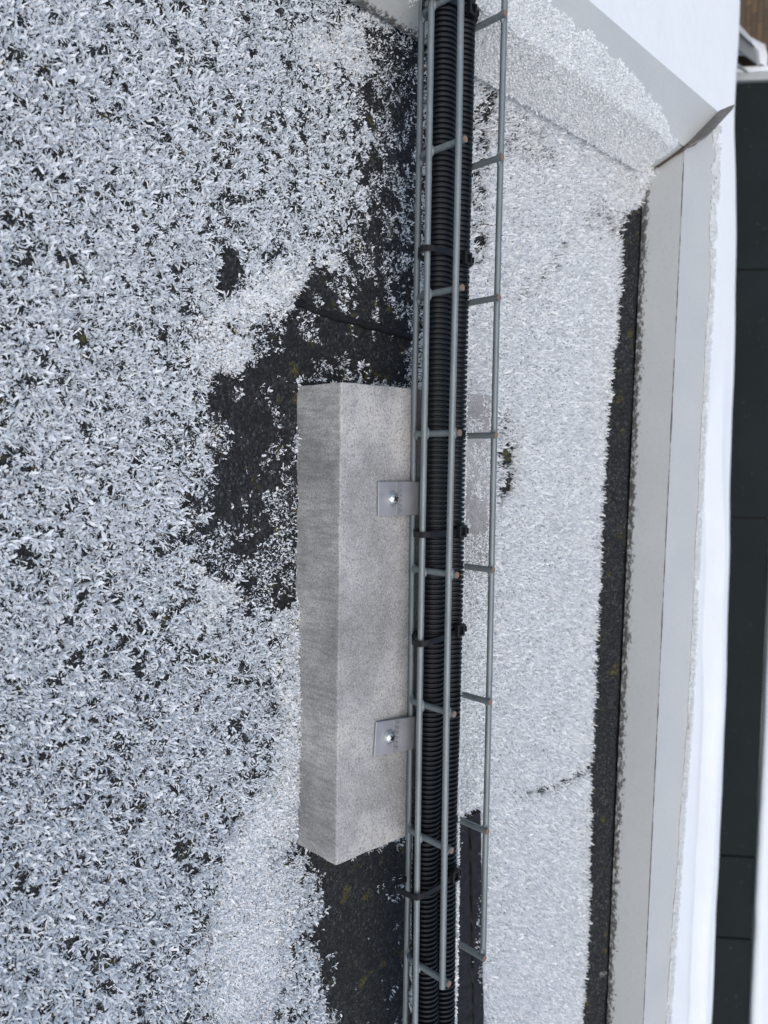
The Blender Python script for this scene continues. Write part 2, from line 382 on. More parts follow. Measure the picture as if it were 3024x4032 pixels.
def frost_on_roof():
    parts = []; mis = []
    UP = lambda n: np.tile([0, 0, 1.0], (n, 1))
    def put(P, size, k, tilt, mi=0, **kw):
        F = fields(P); z = relief(P, F)
        parts.append(leaves('hoar_frost', np.c_[P, z], UP(len(P)), size, k, tilt, M_FROST, **kw)); mis.append(np.full(len(parts[-1].data.polygons), mi))
    inside_block = lambda P: (P[:, 0] > .163) & (P[:, 0] < .512) & (P[:, 1] > -.064) & (P[:, 1] < .106)
    r = np.random.default_rng(11)
    # coarse flakes on the near field
    P = grid(-.20, .85, -.42, .058, .0026, 1); F = fields(P)
    keep = (F['bare'] < .5) & (F['snow'] < .4 + .9 * vnoise(P, 200, 77)) & ~inside_block(P) & (P[:, 0] > -.115)
    hole = .7 * vnoise(P * [1.2, .75], 330, 35, 2) + .3 * vnoise(P, 140, 36, 2); fade = np.exp(-np.maximum(np.minimum(sdf(P, BARE_A), sdf(P, BARE_B)), 0) / .016); keep &= hole > .435 + .16 * fade * vnoise(P, 70, 37)
    P = P[keep]; edge = np.clip((-.03 - P[:, 1]) / .2, 0, 1)
    put(P, .0028 + .0012 * edge + r.uniform(-.0006, .0009, len(P)), 6, (0, 80), seed=2, narrow=.35, wid=(.17, .38), lenv=(.4, 1.5))
    # low granular layer that closes most of the gaps
    P = grid(-.115, .85, -.42, .058, .0017, 14); F = fields(P)
    P = P[(F['bare'] < .5) & ~inside_block(P) & (.7 * vnoise(P * [1.2, .75], 330, 35, 2) + .3 * vnoise(P, 140, 36, 2) > .47)]
    put(P, .0017 + r.uniform(-.0004, .0008, len(P)), 3, (25, 95), seed=15, narrow=.15, wid=(.5, .9))
    # small debris crystals lying between them
    P = grid(-.115, .85, -.42, .058, .0028, 4); F = fields(P)
    P = P[(F['bare'] < .5) & ~inside_block(P) & (vnoise(P, 120, 31, 2) > .36)]
    put(P, np.full(len(P), .0019), 2, (30, 95), seed=5, narrow=.2)
    # fine fur on the far field
    P = grid(-.112, 1.3, .055, .415, .0026, 6); F = fields(P)
    P = P[(F['bare'] < .5 - .3 * (vnoise(P, 160, 9) - .5)) & ~inside_block(P) & (P[:, 1] < .42)]
    put(P, .0046 + r.uniform(-.0014, .0014, len(P)), 5, (0, 50), 1, seed=7, narrow=.35, wid=(.15, .32), lean=(.12, -.20, .1))
    # soft powdery drifts
    P = np.concatenate([grid(-.115, .72, -.18, .06, .0012, 8), grid(-.117, .30, .10, .42, .0013, 18)]); F = fields(P)
    P = P[(F['snow'] > .12 + .80 * (.7 * vnoise(P * [.35, 1.5], 120, 44) + .3 * vnoise(P, 420, 45))) & ~inside_block(P)]
    put(P, .0013 + .0013 * r.uniform(size=len(P)) ** 2, 3, (5, 85), 1, seed=9, narrow=.25)
    # grains scattered on the bare felt
    P = grid(-.118, .9, -.16, .075, .0019, 10); F = fields(P)
    x = P[:, 0]; y = P[:, 1]
    want = F['bareA'] * (np.interp(x, [-.1, .05, .07, .105, .12, .17, .24, .27, .33], [.42, .38, .36, .34, .10, .20, .28, .46, .62]) + .35 * sstep(-y, .125, .15) * (x > .14))
    want = np.maximum(want, F['bareB'] * (.02 + .10 * (x > .70) * (y < .01) + .25 * sstep(-y, .03, .05)))
    # frost thins out gradually towards the bare felt
    want = np.maximum(want, .72 * np.exp(-np.maximum(-sdf(P, BARE_A), 0) / .009) * F['bareA'])
    want = np.maximum(want, .72 * np.exp(-np.maximum(-sdf(P, BARE_B), 0) / .005) * F['bareB'] * (y < .03))
    cl = .6 * vnoise(P, 85, 51) + .4 * vnoise(P, 300, 52)
    keep = (F['bare'] > .5) & (F['strip'] < .5) & (F['groove'] < .5) & ~inside_block(P) & (cl < .30 + .46 * want) & (want > .01)
    P = P[keep]; put(P, np.full(len(P), .0015) + r.uniform(-.0006, .0012, len(P)), 3, (10, 88), seed=12, narrow=.25)
    # join the layers into the one object
    base = parts[0]; V = []; S = []; Lp = []; off = 0
    for o in parts:
        me = o.data; v = np.empty(len(me.vertices) * 3, np.float32); me.vertices.foreach_get('co', v); V.append(v.reshape(-1, 3))
        l = np.empty(len(me.loops), np.int32); me.loops.foreach_get('vertex_index', l); Lp.append(l + off); off += len(me.vertices)
        S.append(np.tile([4, 4, 3], len(me.polygons) // 3))
    for o in parts:
        me = o.data; bpy.data.objects.remove(o); bpy.data.meshes.remove(me)
    o = np_mesh('hoar_frost', np.concatenate(V), np.concatenate(S), np.concatenate(Lp), [M_FROST, M_POWDER], mat_idx=np.concatenate(mis))
    tag(o, 'white hoar frost flakes covering the flat felt roof', 'frost', kind='stuff')
frost_on_roof()
# bitumen bead along a felt lap, and the lapped felt strip beyond the block
def laps():
    rr = np.random.default_rng(3)
    xs = np.interp(np.linspace(0, 1, 50), [0, .3, .6, 1], [.107, .112, .114, .117]); ys = np.linspace(-.075, .060, 50)
    m = MB(); m.tube(np.c_[xs + (vnoise(np.c_[ys, ys], 80, 2) - .5) * .003, ys, np.full(50, -.0018)], .0028 * (.75 + .5 * vnoise(np.c_[ys, xs], 120, 5)), 10)
    tag(m.build('roof_seam', M_BIT, smooth=True), 'black bitumen bead along the felt lap left of the tray', 'roof seam', kind='structure')
    V = []; F = []
    xs = np.arange(.549, 1.2, .004); n = len(xs)
    prof = [(.112, -.001), (.113, .0035), (.134, .0045), (.1352, .0018), (.1375, .0018), (.1385, .0042), (.153, .0040), (.1545, -.001)]
    for i, x in enumerate(xs):
        for (y, z) in prof:
            V.append((x, y + (x - .549) * .06 + (hash2(np.array(i // 3), np.array(int(y * 1000)), 4) - .5) * .0012, z + (hash2(np.array(i // 2), np.array(int(y * 900)), 9) - .5) * .001))
    k = len(prof)
    for i in range(n - 1):
        for j in range(k - 1): F.append((i*k+j, i*k+j+1, (i+1)*k+j+1, (i+1)*k+j))
    F.append(tuple(range(k)))
    m = MB(); m.add(V, F); tag(m.build('roof_strip', M_BIT), 'black bitumen strip lapped over the felt behind the cable tray', 'roof strip', kind='structure')
laps()
# ------------------------------------------------------------------ concrete block
def block():
    bm = bmesh.new()
    corners = [(.167, -.0654), (.5068, -.0654), (.5125, .1060), (.1640, .1040)]
    vb = [bm.verts.new((x, y, -.004)) for x, y in corners]; vt = [bm.verts.new((x, y, .0448)) for x, y in corners]
    bm.faces.new(vb[::-1]); bm.faces.new(vt)
    for i in range(4): bm.faces.new((vb[i], vb[(i+1) % 4], vt[(i+1) % 4], vt[i]))
    bmesh.ops.bevel(bm, geom=[e for e in bm.edges], offset=.0013, segments=2, affect='EDGES', profile=.6)
    bmesh.ops.triangulate(bm, faces=[f for f in bm.faces if len(f.verts) > 4])
    bmesh.ops.subdivide_edges(bm, edges=[e for e in bm.edges if e.calc_length() > .02], cuts=24, use_grid_fill=True)
    for v in bm.verts:
        q = np.array([[v.co.x + v.co.z * .7, v.co.y + v.co.z * .3]])
        v.co.z += float(vnoise(q, 150, 3)[0] - .5) * .0007 * (v.co.z > .03)
        v.co.y += float(vnoise(q, 170, 6)[0] - .5) * .0006
        v.co.x += float(vnoise(q[:, ::-1], 260, 8)[0] - .5) * .0012
    me = bpy.data.meshes.new('concrete_block'); bm.to_mesh(me); bm.free(); me.materials.append(M_CONC)
    o = link(bpy.data.objects.new('concrete_block', me))
    tag(o, 'grey cast concrete block lying on the felt under the wire cable tray', 'concrete block')
block()
def frost_on_block():
    P = grid(.165, .511, .064, .1055, .0015, 31); x = P[:, 0]
    th = np.interp(x, [.165, .19, .27, .31, .36, .51], [.55, .54, .53, .42, .2, .08])
    edge = sstep(P[:, 1], .099, .1035) * .5
    keep = (.6 * vnoise(P, 95, 61) + .4 * vnoise(P, 420, 62)) > th - edge
    P = P[keep]; n = len(P); big = np.interp(P[:, 0], [.165, .3, .36, .51], [.0014, .0016, .0026, .0028])
    o = leaves('block_frost', np.c_[P, np.full(n, .0449)], np.tile([0, 0, 1.0], (n, 1)), big, 4, (25, 88), M_FROST_SHEET, seed=33, narrow=.3)
    tag(o, 'thin patchy frost on the far top of the concrete block', 'frost', kind='stuff')
frost_on_block()
# ------------------------------------------------------------------ cable tray
ZT, W = .0957, .0453; RW = .00235
def tray():
    t = empty('cable_tray', (.25, .02, .0478))
    tag(t, 'galvanised wire mesh cable tray running over the concrete block', 'cable tray')
    inv = lambda o: setattr(o, 'matrix_parent_inverse', Matrix.Translation((-.25, -.02, -.0478)))
    def part(m, name, mats):
        o = m.build(name, mats, t, smooth=True); inv(o); return o
    r = np.random.default_rng(5)
    def wire(x0, x1, y, z, seed):
        n = 60; xs = np.linspace(x0, x1, n); m = MB()
        m.tube(np.c_[xs, y + .0006 * np.sin(xs * 9 + seed), z + .0005 * np.sin(xs * 11 + seed * 2)], RW, 12, 0, 1)
        part(m, 'long_wire', [M_WIRE, M_RUST])
    wire(-.13, .6035, -.0022, ZT - .0045, 1)             # near rim
    wire(-.13, .6035, W + .0012, ZT - .0045, 2)          # far rim
    wire(-.112, 1.15, -.0042, .0668, 3)                  # low on the near side
    wire(-.112, 1.15, .0060, .0478, 4)                   # under the floor, near
    wire(-.112, 1.15, .0245, .0478, 5)                   # under the floor, middle
    wire(-.112, 1.15, W + .0042, .0560, 6)               # low on the far side
    rb = .007; zb = .0523
    for i in range(-1, 12):
        x = .1 * i
        pts = []
        top = ZT if i <= 6 else .068
        for z in np.linspace(top, zb + rb, 8): pts.append((x, .0008, z))
        for a in np.linspace(0, math.pi / 2, 7)[1:]: pts.append((x, .0008 + rb * (1 - math.cos(a)), zb + rb - rb * math.sin(a)))
        for y in np.linspace(.0008 + rb, W - .0025 - rb, 6)[1:]: pts.append((x, y, zb))
        for a in np.linspace(0, math.pi / 2, 7)[1:]: pts.append((x, W - .0025 - rb + rb * math.sin(a), zb + rb - rb * math.cos(a)))
        for z in np.linspace(zb + rb, top, 8)[1:]: pts.append((x, W - .0025, z))
        m = MB(); m.tube(pts, RW, 12, 0, 1)
        for (wy, wz) in [(-.0018, .0668), (.0060, .0500), (.0245, .0500), (W + .0022, .0560)] + ([(-.0006, ZT - .0045), (W - .0004, ZT - .0045)] if i <= 6 else []):
            a_ = .0024 + .0012 * r.uniform(); sg = r.uniform(-.001, .001)
            m.tube([(x + sg - a_ * 1.5, wy, wz), (x + sg - a_ * .8, wy, wz), (x + sg, wy, wz), (x + sg + a_ * .8, wy, wz), (x + sg + a_ * 1.5, wy, wz)], [.0006, .0021, .0027, .0021, .0006], 10)
        part(m, 'cross_wire', [M_WIRE, M_RUST])
tray()
# ------------------------------------------------------------------ conduits
def conduit(label, path, phase):
    """corrugated tube: a ring profile swept along the path"""
    p = .0037; xs = np.arange(-.20, 1.15, p / 8)
    px, py, pz = zip(*path)
    def smooth(v): 
        a = np.interp(xs, px, v); k = np.hanning(301); k /= k.sum(); return np.convolve(np.pad(a, 150, mode='edge'), k, 'valid')
    ys, zs = smooth(py), smooth(pz)
    prof = np.array([.0102, .0102, .01018, .0101, .0098, .0079, .0078, .0079])
    ph = np.arange(len(xs)) % 8; r = prof[ph]
    n = 28; th = np.linspace(0, 2 * np.pi, n, endpoint=False)
    V = np.stack([np.repeat(xs[:, None], n, 1), ys[:, None] + r[:, None] * np.cos(th), zs[:, None] + r[:, None] * np.sin(th)], -1).reshape(-1, 3)
    m = len(xs); idx = np.arange(m * n).reshape(m, n)
    Q = np.stack([idx[:-1], np.roll(idx, -1, 1)[:-1], np.roll(idx, -1, 1)[1:], idx[1:]], -1).reshape(-1)
    o = np_mesh('corrugated_conduit', V, np.full(len(Q) // 4, 4), Q, M_COND, smooth=True)
    o.data.set_sharp_from_angle(angle=math.radians(35))
    tag(o, label, 'conduit', 'corrugated conduits in the cable tray')
conduit('black corrugated conduit lying against the near side of the tray',
        [(-.2,.0127,.0630),(0,.0127,.0632),(.1,.0125,.0626),(.24,.0125,.0630),(.33,.0125,.0630),(.44,.0125,.0618),(.52,.0120,.0602),(.58,.0120,.0602),(.64,.0125,.0635),(.75,.0127,.0645),(1.15,.0127,.063)], 0)
conduit('black corrugated conduit in the tray, partly hidden behind the nearer one',
        [(-.2,.0333,.0630),(0,.0333,.0628),(.07,.0333,.0622),(.24,.0331,.0618),(.33,.0331,.0626),(.43,.0331,.0618),(.52,.0326,.0602),(.59,.0326,.0615),(.64,.0331,.0625),(1.15,.0331,.0625)], 3)
# ------------------------------------------------------------------ cable ties
def tie(x, dx, label, loop=0.0, head_y=.0300):
    t = empty('cable_tie', (x, .022, .063)); tag(t, label, 'cable tie', 'black cable ties round the conduits')
    # closed strap path in the y-z plane round both conduits and the low near wire
    hull = [(-.0082, .0668), (-.0070, .0705), (-.002, .0722), (.006, .0732), (.0125, .0738), (.020, .0730), (.026, .0727), (.033, .0736), (.040, .0718), (.0445, .065), (.043, .056), (.036, .0508), (.022, .0496), (.010, .0500), (.001 - loop, .0470 if loop else .054), (-.006 - loop, .052 if loop else .0605)]
    m = MB(); n = len(hull); V = []
    hw = .0021; c = np.array([.02, .062])
    for (y, z) in hull:
        g = np.array([y, z]) - c; g = g / np.linalg.norm(g)
        sx = dx * (y - .02) / .04
        for (a, b) in ((-hw, 0), (hw, 0), (hw, .0011), (-hw, .0011)):
            V.append((x + sx + a, y + g[0] * b, z + g[1] * b))
    F = [(4*i+k, 4*i+(k+1) % 4, 4*((i+1) % n)+(k+1) % 4, 4*((i+1) % n)+k) for i in range(n) for k in range(4)]
    m.add(V, F); s = m.build('strap', M_TIE, t); s.matrix_parent_inverse = Matrix.Translation((-x, -.022, -.063))
    sx = dx * .5
    h = MB(); hx = x + sx
    # ratchet head: a frame round the slot and the cut tail
    y0, y1, z0, z1 = head_y - .004, head_y + .004, .0730, .0772
    h.box((hx-.0045, y0, z0), (hx+.0045, y0+.0018, z1)); h.box((hx-.0045, y1-.0018, z0), (hx+.0045, y1, z1))
    h.box((hx-.0045, y0+.0018, z0), (hx-.0028, y1-.0018, z1)); h.box((hx+.0028, y0+.0018, z0), (hx+.0045, y1-.0018, z1))
    h.box((hx-.0028, y0+.0018, z0), (hx+.0028, y1-.0018, z0+.0022))
    o = h.build('ratchet_head', M_TIE, t, bevel=.0005); o.matrix_parent_inverse = Matrix.Translation((-x, -.022, -.063))
    k = MB(); k.box((hx-.0022, y1 - .001, z0-.002), (hx+.0022, y1+.0035, z0 - .0008)); k.box((hx-.0022, y1+.0022, z0-.0008), (hx+.0022, y1+.0035, z1 - .001))
    o = k.build('tail', M_TIE, t, bevel=.0004); o.matrix_parent_inverse = Matrix.Translation((-x, -.022, -.063))
tie(-.1040, -.003, 'black cable tie at the end of the tray beside the frosted parapet')
tie(.0706, .001, 'black cable tie between the frosted parapet and the concrete block')
tie(.2723, -.001, 'black cable tie over the block beside the upper metal bracket')
tie(.3491, -.005, 'slightly slanted black cable tie midway between the two metal brackets')
tie(.5396, -.004, 'black cable tie beyond the bottom end of the concrete block', loop=.004)
# ------------------------------------------------------------------ brackets
def bracket(x0, rot, label):
    b = empty('fixing_bracket', (x0, -.016, .0448)); b.rotation_euler = (0, 0, rot)
    tag(b, label, 'bracket', 'metal brackets screwed to the concrete block')
    w2, th = .0125, .0016
    prof = [(-.0140, .0004), (.0060, .0032), (.0200, .0052), (.0222, .0055), (.0290, .0057)]
    V = []; F = []
    for (y, z) in prof:
        V += [(-w2, y, z), (w2, y, z), (w2, y, z + th), (-w2, y, z + th)]
    for i in range(len(prof) - 1):
        for k in range(4): F.append((4*i+k, 4*i+(k+1) % 4, 4*(i+1)+(k+1) % 4, 4*(i+1)+k))
    F += [(3, 2, 1, 0), tuple(4*(len(prof)-1)+k for k in range(4))]
    m = MB(); m.add(V, F); pl = m.build('plate', M_PLATE, b, bevel=.0003)
    # embossed teeth along the fold
    for k in range(7):
        m = None
    e = MB()
    for k in range(6):
        xx = -.0105 + k * .0037
        e.box((xx, .0040, .0036), (xx + .0018, .0072, .0053))
    e.box((-.0118, .0026, .0034), (.0118, .0040, .0050))
    e.build('embossed_teeth', M_PLATE, pl)
    def disc(name, r0, r1, z0, z1, mtl, cx=0, cy=-.0015, n=28):
        q = MB(); V = []
        rings = [(r0, z0), (r0, z0 + (z1 - z0) * .45), (r1, z1), (0.0001, z1 + .0002)]
        for (rr, z) in rings:
            for k in range(n): V.append((cx + rr * math.cos(2*math.pi*k/n), cy + rr * math.sin(2*math.pi*k/n), z))
        F = [(i*n+k, i*n+(k+1) % n, (i+1)*n+(k+1) % n, (i+1)*n+k) for i in range(len(rings)-1) for k in range(n)]
        q.add(V, F); return q
    disc('w', .0058, .0052, .0030, .0050, M_SCREW).build('washer', M_SCREW, b, smooth=True)
    hd = disc('h', .0041, .0028, .0050, .0072, M_SCREW).build('screw_head', M_SCREW, b, smooth=True)
    c = MB()
    for a in (0.6, 0.6 + math.pi / 2):
        ca, sa = math.cos(a), math.sin(a); l, wd = .0021, .0005
        P = [(-l, -wd), (l, -wd), (l, wd), (-l, wd)]; P = [(p[0]*ca - p[1]*sa, p[0]*sa + p[1]*ca - .0015) for p in P]
        c.add([(*p, .0068) for p in P] + [(*p, .00755 + .0001 * (a > 1)) for p in P], [(4,5,6,7),(0,1,5,4),(1,2,6,5),(2,3,7,6),(3,0,4,7)])
    c.build('cross_recess', M_TIE, hd)
bracket(.2475, 0.0, 'grey metal bracket with screw, nearer to the frosted parapet corner')
bracket(.4245, -.07, 'slightly turned grey metal bracket with screw, farther from the parapet corner')
# ------------------------------------------------------------------ parapet
XL, XF, XO = -.107, -.1255, -.193        # side parapet: lip, fold, outer edge
A, B_, C_ = (-.107, .4105, .020), (-.1262, .4155, .060), (-.187, .492, .064)
def strip_mesh(name, rows, ac, mats, parent):
    """rows: list of lines of points (same count); ac: the value 'across' of each row"""
    rows = [np.asarray(r_, float) for r_ in rows]; n = len(rows[0]); k = len(rows)
    V = np.concatenate(rows); idx = np.arange(k * n).reshape(k, n)
    Q = np.stack([idx[:-1, :-1], idx[:-1, 1:], idx[1:, 1:], idx[1:, :-1]], -1).reshape(-1)
    o = np_mesh(name, V, np.full(len(Q) // 4, 4), Q, mats, parent)
    at = o.data.attributes.new('across', 'FLOAT', 'POINT'); at.data.foreach_set('value', np.repeat(np.asarray(ac, np.float32), n))
    return o
def lerp_rows(rows, ac, sub=6):
    R, Aa = [], []
    for i in range(len(rows) - 1):
        for k in range(sub):
            t = k / sub; R.append(np.asarray(rows[i]) * (1 - t) + np.asarray(rows[i + 1]) * t); Aa.append(ac[i] * (1 - t) + ac[i + 1] * t)
    R.append(np.asarray(rows[-1])); Aa.append(ac[-1]); return R, Aa
def parapet():
    t = empty('roof_parapet', (0, .45, 0)); tag(t, 'low parapet with grey sheet metal capping and a mitred corner', 'parapet')
    T = lambda o: setattr(o, 'matrix_parent_inverse', Matrix.Translation((0, -.45, 0)))
    # long side, running along the tray
    s = np.linspace(0, 1, 60)
    xe = 1.45
    wave = (vnoise(np.c_[s * 3, s], 6, 3) - .5) * .0016
    lip = np.c_[A[0] + s * (xe - A[0]), A[1] - s * .0365 + wave, np.full(60, A[2])]
    lipb = lip + [0, .0005, -.004]; lipi = lip + [0, .012, -.005]
    fold = np.c_[B_[0] + s * (xe - B_[0]), B_[1] - s * .0405 + wave * .5, np.full(60, B_[2])]
    oy = np.interp(C_[0] + s * (xe - C_[0]), [-.187, -.09, .07, .2, .47, .66, .88, 1.45], [.492, .4945, .487, .481, .4765, .462, .4455, .42])
    out = np.c_[C_[0] + s * (xe - C_[0]), oy, np.full(60, C_[2])]
    dn = out + [0, .002, -.06]
    R, a = lerp_rows([lipi, lipb, lip, fold, out, dn], [-.3, -.05, 0, 1, 2, 2.4])
    o = strip_mesh('cap_flashing', R, a, M_CAP, t); T(o)
    # short side, at the end of the tray
    q = np.linspace(0, 1, 60); ye = -.75
    lip = np.c_[np.full(60, A[0]) - .001 * q, A[1] + q * (ye - A[1]), np.full(60, A[2])]
    fold = np.c_[np.full(60, B_[0]) + .0010 * q, B_[1] + q * (ye - B_[1]), np.full(60, B_[2])]
    out = np.c_[np.full(60, C_[0]) - .005 * np.minimum(q * 3, 1), C_[1] + q * (ye - C_[1]), np.full(60, C_[2])]
    R, a = lerp_rows([out + [-.002, 0, -.06], out, fold, lip, lip + [-.0005, 0, -.004], lip + [-.012, 0, -.005]], [2.4, 2, 1, 0, -.05, -.3])
    o = strip_mesh('cap_flashing', R, a, M_CAP, t); T(o)
    # upstand below the capping and the wall under it
    m = MB(); m.box((-.118, .4215 , -.02), (1.45, .4245, .0185)); o = m.build('felt_upstand', M_FELT, t); T(o)
    m = MB(); m.box((-.1175, -.75, -.02), (-.1145, .4215, .0165)); o = m.build('felt_upstand', M_FELT, t); T(o)
    m = MB(); m.box((-.1845, .4255, -2.9), (1.45, .438, .012)); m.box((-.1845, -.75, -2.9), (-.1185, .4255, .012)); o = m.build('wall_core', M_WALL, t); T(o)
    # folded seam over the mitre
    def ridge(P, H, th, name, tiltv):
        P = [np.array(p) for p in P]; V = []; F = []
        for p, h in zip(P, H):
            n = np.array([.62, .78, 0]) * 0 + np.array(tiltv)
            for (a_, b_) in ((-th, 0), (th, 0), (th, 1), (-th, 1)):
                side = np.array([.80, .60, 0])
                V.append(p + side * a_ + (np.array([0, 0, 1.0]) + n) * h * b_)
        for i in range(len(P) - 1):
            for k in range(4): F.append((4*i+k, 4*i+(k+1) % 4, 4*(i+1)+(k+1) % 4, 4*(i+1)+k))
        F += [(3, 2, 1, 0), tuple(4*(len(P)-1)+k for k in range(4))]
        mm = MB(); mm.add(V, F); oo = mm.build(name, M_SEAMM, t, bevel=.0004); T(oo); return oo
    a_, b_, c_ = map(np.array, (A, B_, C_))
    j = lambda t0: a_ + (b_ - a_) * t0 + np.array([.0012, -.0022, .001])
    ridge([j(0), j(.3), j(.6), j(.85), j(1.0)], [.0015, .003, .003, .0036, .005], .0011, 'seam_fold', (.2, -.3, 0))
    g = lambda t0: b_ + (c_ - b_) * t0 + np.array([.0, 0, .0004])
    ridge([g(-.03), g(.12), g(.4), g(.7), g(.93), g(1.03)], [.006, .0165, .0175, .0165, .0165, .0150], .0011, 'standing_seam', (-.10, .12, 0))
    mm = MB(); pth = [j(.02) , j(.35), j(.7), j(1.0), g(.2), g(.5), g(.8), g(1.0)]
    mm.tube([p + np.array([.0012, -.0008, .0004]) for p in pth], [.0008, .0012, .0011, .0022, .0012, .0010, .0012, .0015], 8)
    o = mm.build('rusty_joint', m_flat('rusty_joint_dirt', (.055, .038, .028), .8, 0, 300, .6), t, smooth=True); T(o)
    g2 = lambda t0: g(t0) + np.array([.0026, .0008, 0])
    ridge([g2(.06), g2(.3), g2(.6), g2(.9), g2(.98)], [.008, .0085, .009, .0085, .0085], .0008, 'seam_fold', (-.08, .1, 0))
    ridge([g(.98) + np.array([-.001, .0, .004]), g(1.07) + np.array([-.001, .002, .006])], [.0105, .0075], .0009, 'seam_tip', (-.1, .15, 0))
parapet()
def frost_on_parapet():
    r = np.random.default_rng(71)
    Ps, Ns, Sz = [], [], []
    # vertical face of the short side
    n = 52000; y = r.uniform(.062, .404, n); t0 = r.uniform(0.02, 1, n)
    lim = .396 + (vnoise(np.c_[y * 0 + t0 * .04, y * 0], 60, 4) - .5) * .01 - .004 * t0
    k = y < lim; y, t0 = y[k], t0[k]
    x = XL + (XF + .0006 - XL) * t0; z = .020 + .040 * t0
    Ps.append(np.c_[x, y, z]); Ns.append(np.tile([.91, 0, .42], (len(y), 1))); Sz.append(np.full(len(y), .0032))
    # thin frost on the same face left of the tray
    n = 7000; y = r.uniform(-.45, .058, n); t0 = r.uniform(.02, 1, n)
    k = vnoise(np.c_[y, t0 * .04], 140, 6) > .62; y, t0 = y[k], t0[k]
    x = XL + (XF - XL) * t0; z = .020 + .040 * t0
    Ps.append(np.c_[x, y, z]); Ns.append(np.tile([.91, 0, .42], (len(y), 1))); Sz.append(np.full(len(y), .0012))
    # inner part of the top of the short side
    n = 52000; y = r.uniform(-.40, .40, n); x = r.uniform(-.168, -.1245, n); P = np.c_[x, y]
    lim = np.interp(y, [-.4, .1, .14, .24, .28, .33, .373, .398], [-.150, -.160, -.162, -.158, -.157, -.147, -.131, -.1245]) + (vnoise(P, 110, 7) - .5) * .020
    k = (x > lim) & (vnoise(P, 330, 8) > .22); x, y = x[k], y[k]
    z = .060 + .004 * (XF - x) / (XF - XO)
    Ps.append(np.c_[x, y, z]); Ns.append(np.tile([0, 0, 1.0], (len(y), 1))); Sz.append(np.full(len(y), .0030))
    o = leaves('parapet_frost', np.concatenate(Ps), np.concatenate(Ns), np.concatenate(Sz), 4, (5, 75), M_POWDER, seed=72, narrow=.3)
    tag(o, 'furry white frost on the inner face of the short parapet side', 'frost', kind='stuff')
    # icy fringe along the outer edge of the long side
    n = 52000; x = r.uniform(-.17, 1.4, n)
    oy = np.interp(x, [-.187, -.09, .07, .2, .47, .66, .88, 1.45], [.492, .4945, .487, .481, .4765, .462, .4455, .42])
    wd = .0045 + .006 * vnoise(np.c_[x, x * 0], 35, 9) + .016 * sstep(-x, .0, .08) * vnoise(np.c_[x, x * 0], 60, 19)
    off = r.uniform(0, 1, n) ** 1.5 * wd
    k = vnoise(np.c_[x, off], 160, 12) > .36 + .12 * sstep(-x, -.05, .1)
    x, oy, off = x[k], oy[k], off[k]
    P = np.c_[x, oy - off + .002, np.full(len(x), .0642)]
    o = leaves('edge_ice', P, np.tile([0, .15, .99], (len(x), 1)), .0018 + .002 * (off < .003) * r.uniform(0, 1, len(x)), 4, (5, 88), m_frost('crusty_ice', (.95, .965, .97), .5), seed=73, narrow=.3)
    tag(o, 'crusty white ice fringe along the outer edge of the long parapet', 'ice', kind='stuff')
frost_on_parapet()
def ice_on_conduit():
    r = np.random.default_rng(81)
    n = 9000; x = r.uniform(-.02, .95, n)
    dens = np.interp(x, [-.02, .1, .16, .3, .5, .55, .9], [.12, .25, .5, .55, .65, .95, 1.0])
    k = (vnoise(np.c_[x, x * 0], 330, 3) < .25 + .55 * dens) & (r.uniform(size=n) < .15 + dens); x = x[k]
    a = np.radians(r.uniform(28, 62, len(x)) - 22 * sstep(x, .5, .56) * r.uniform(0, 1, len(x)))
    P = np.c_[x, .0331 + .0100 * np.cos(a), .0618 + .0100 * np.sin(a)]
    N = np.c_[np.zeros(len(x)), np.cos(a), np.sin(a)]
    o = leaves('conduit_ice', P, N, np.interp(x, [0, .5, .56, .9], [.0012, .0014, .0024, .0028]), 2, (0, 80), M_FROST_SHEET, seed=82, narrow=.2)
    tag(o, 'line of white ice crystals along the far side of the conduits', 'ice', kind='stuff')
ice_on_conduit()
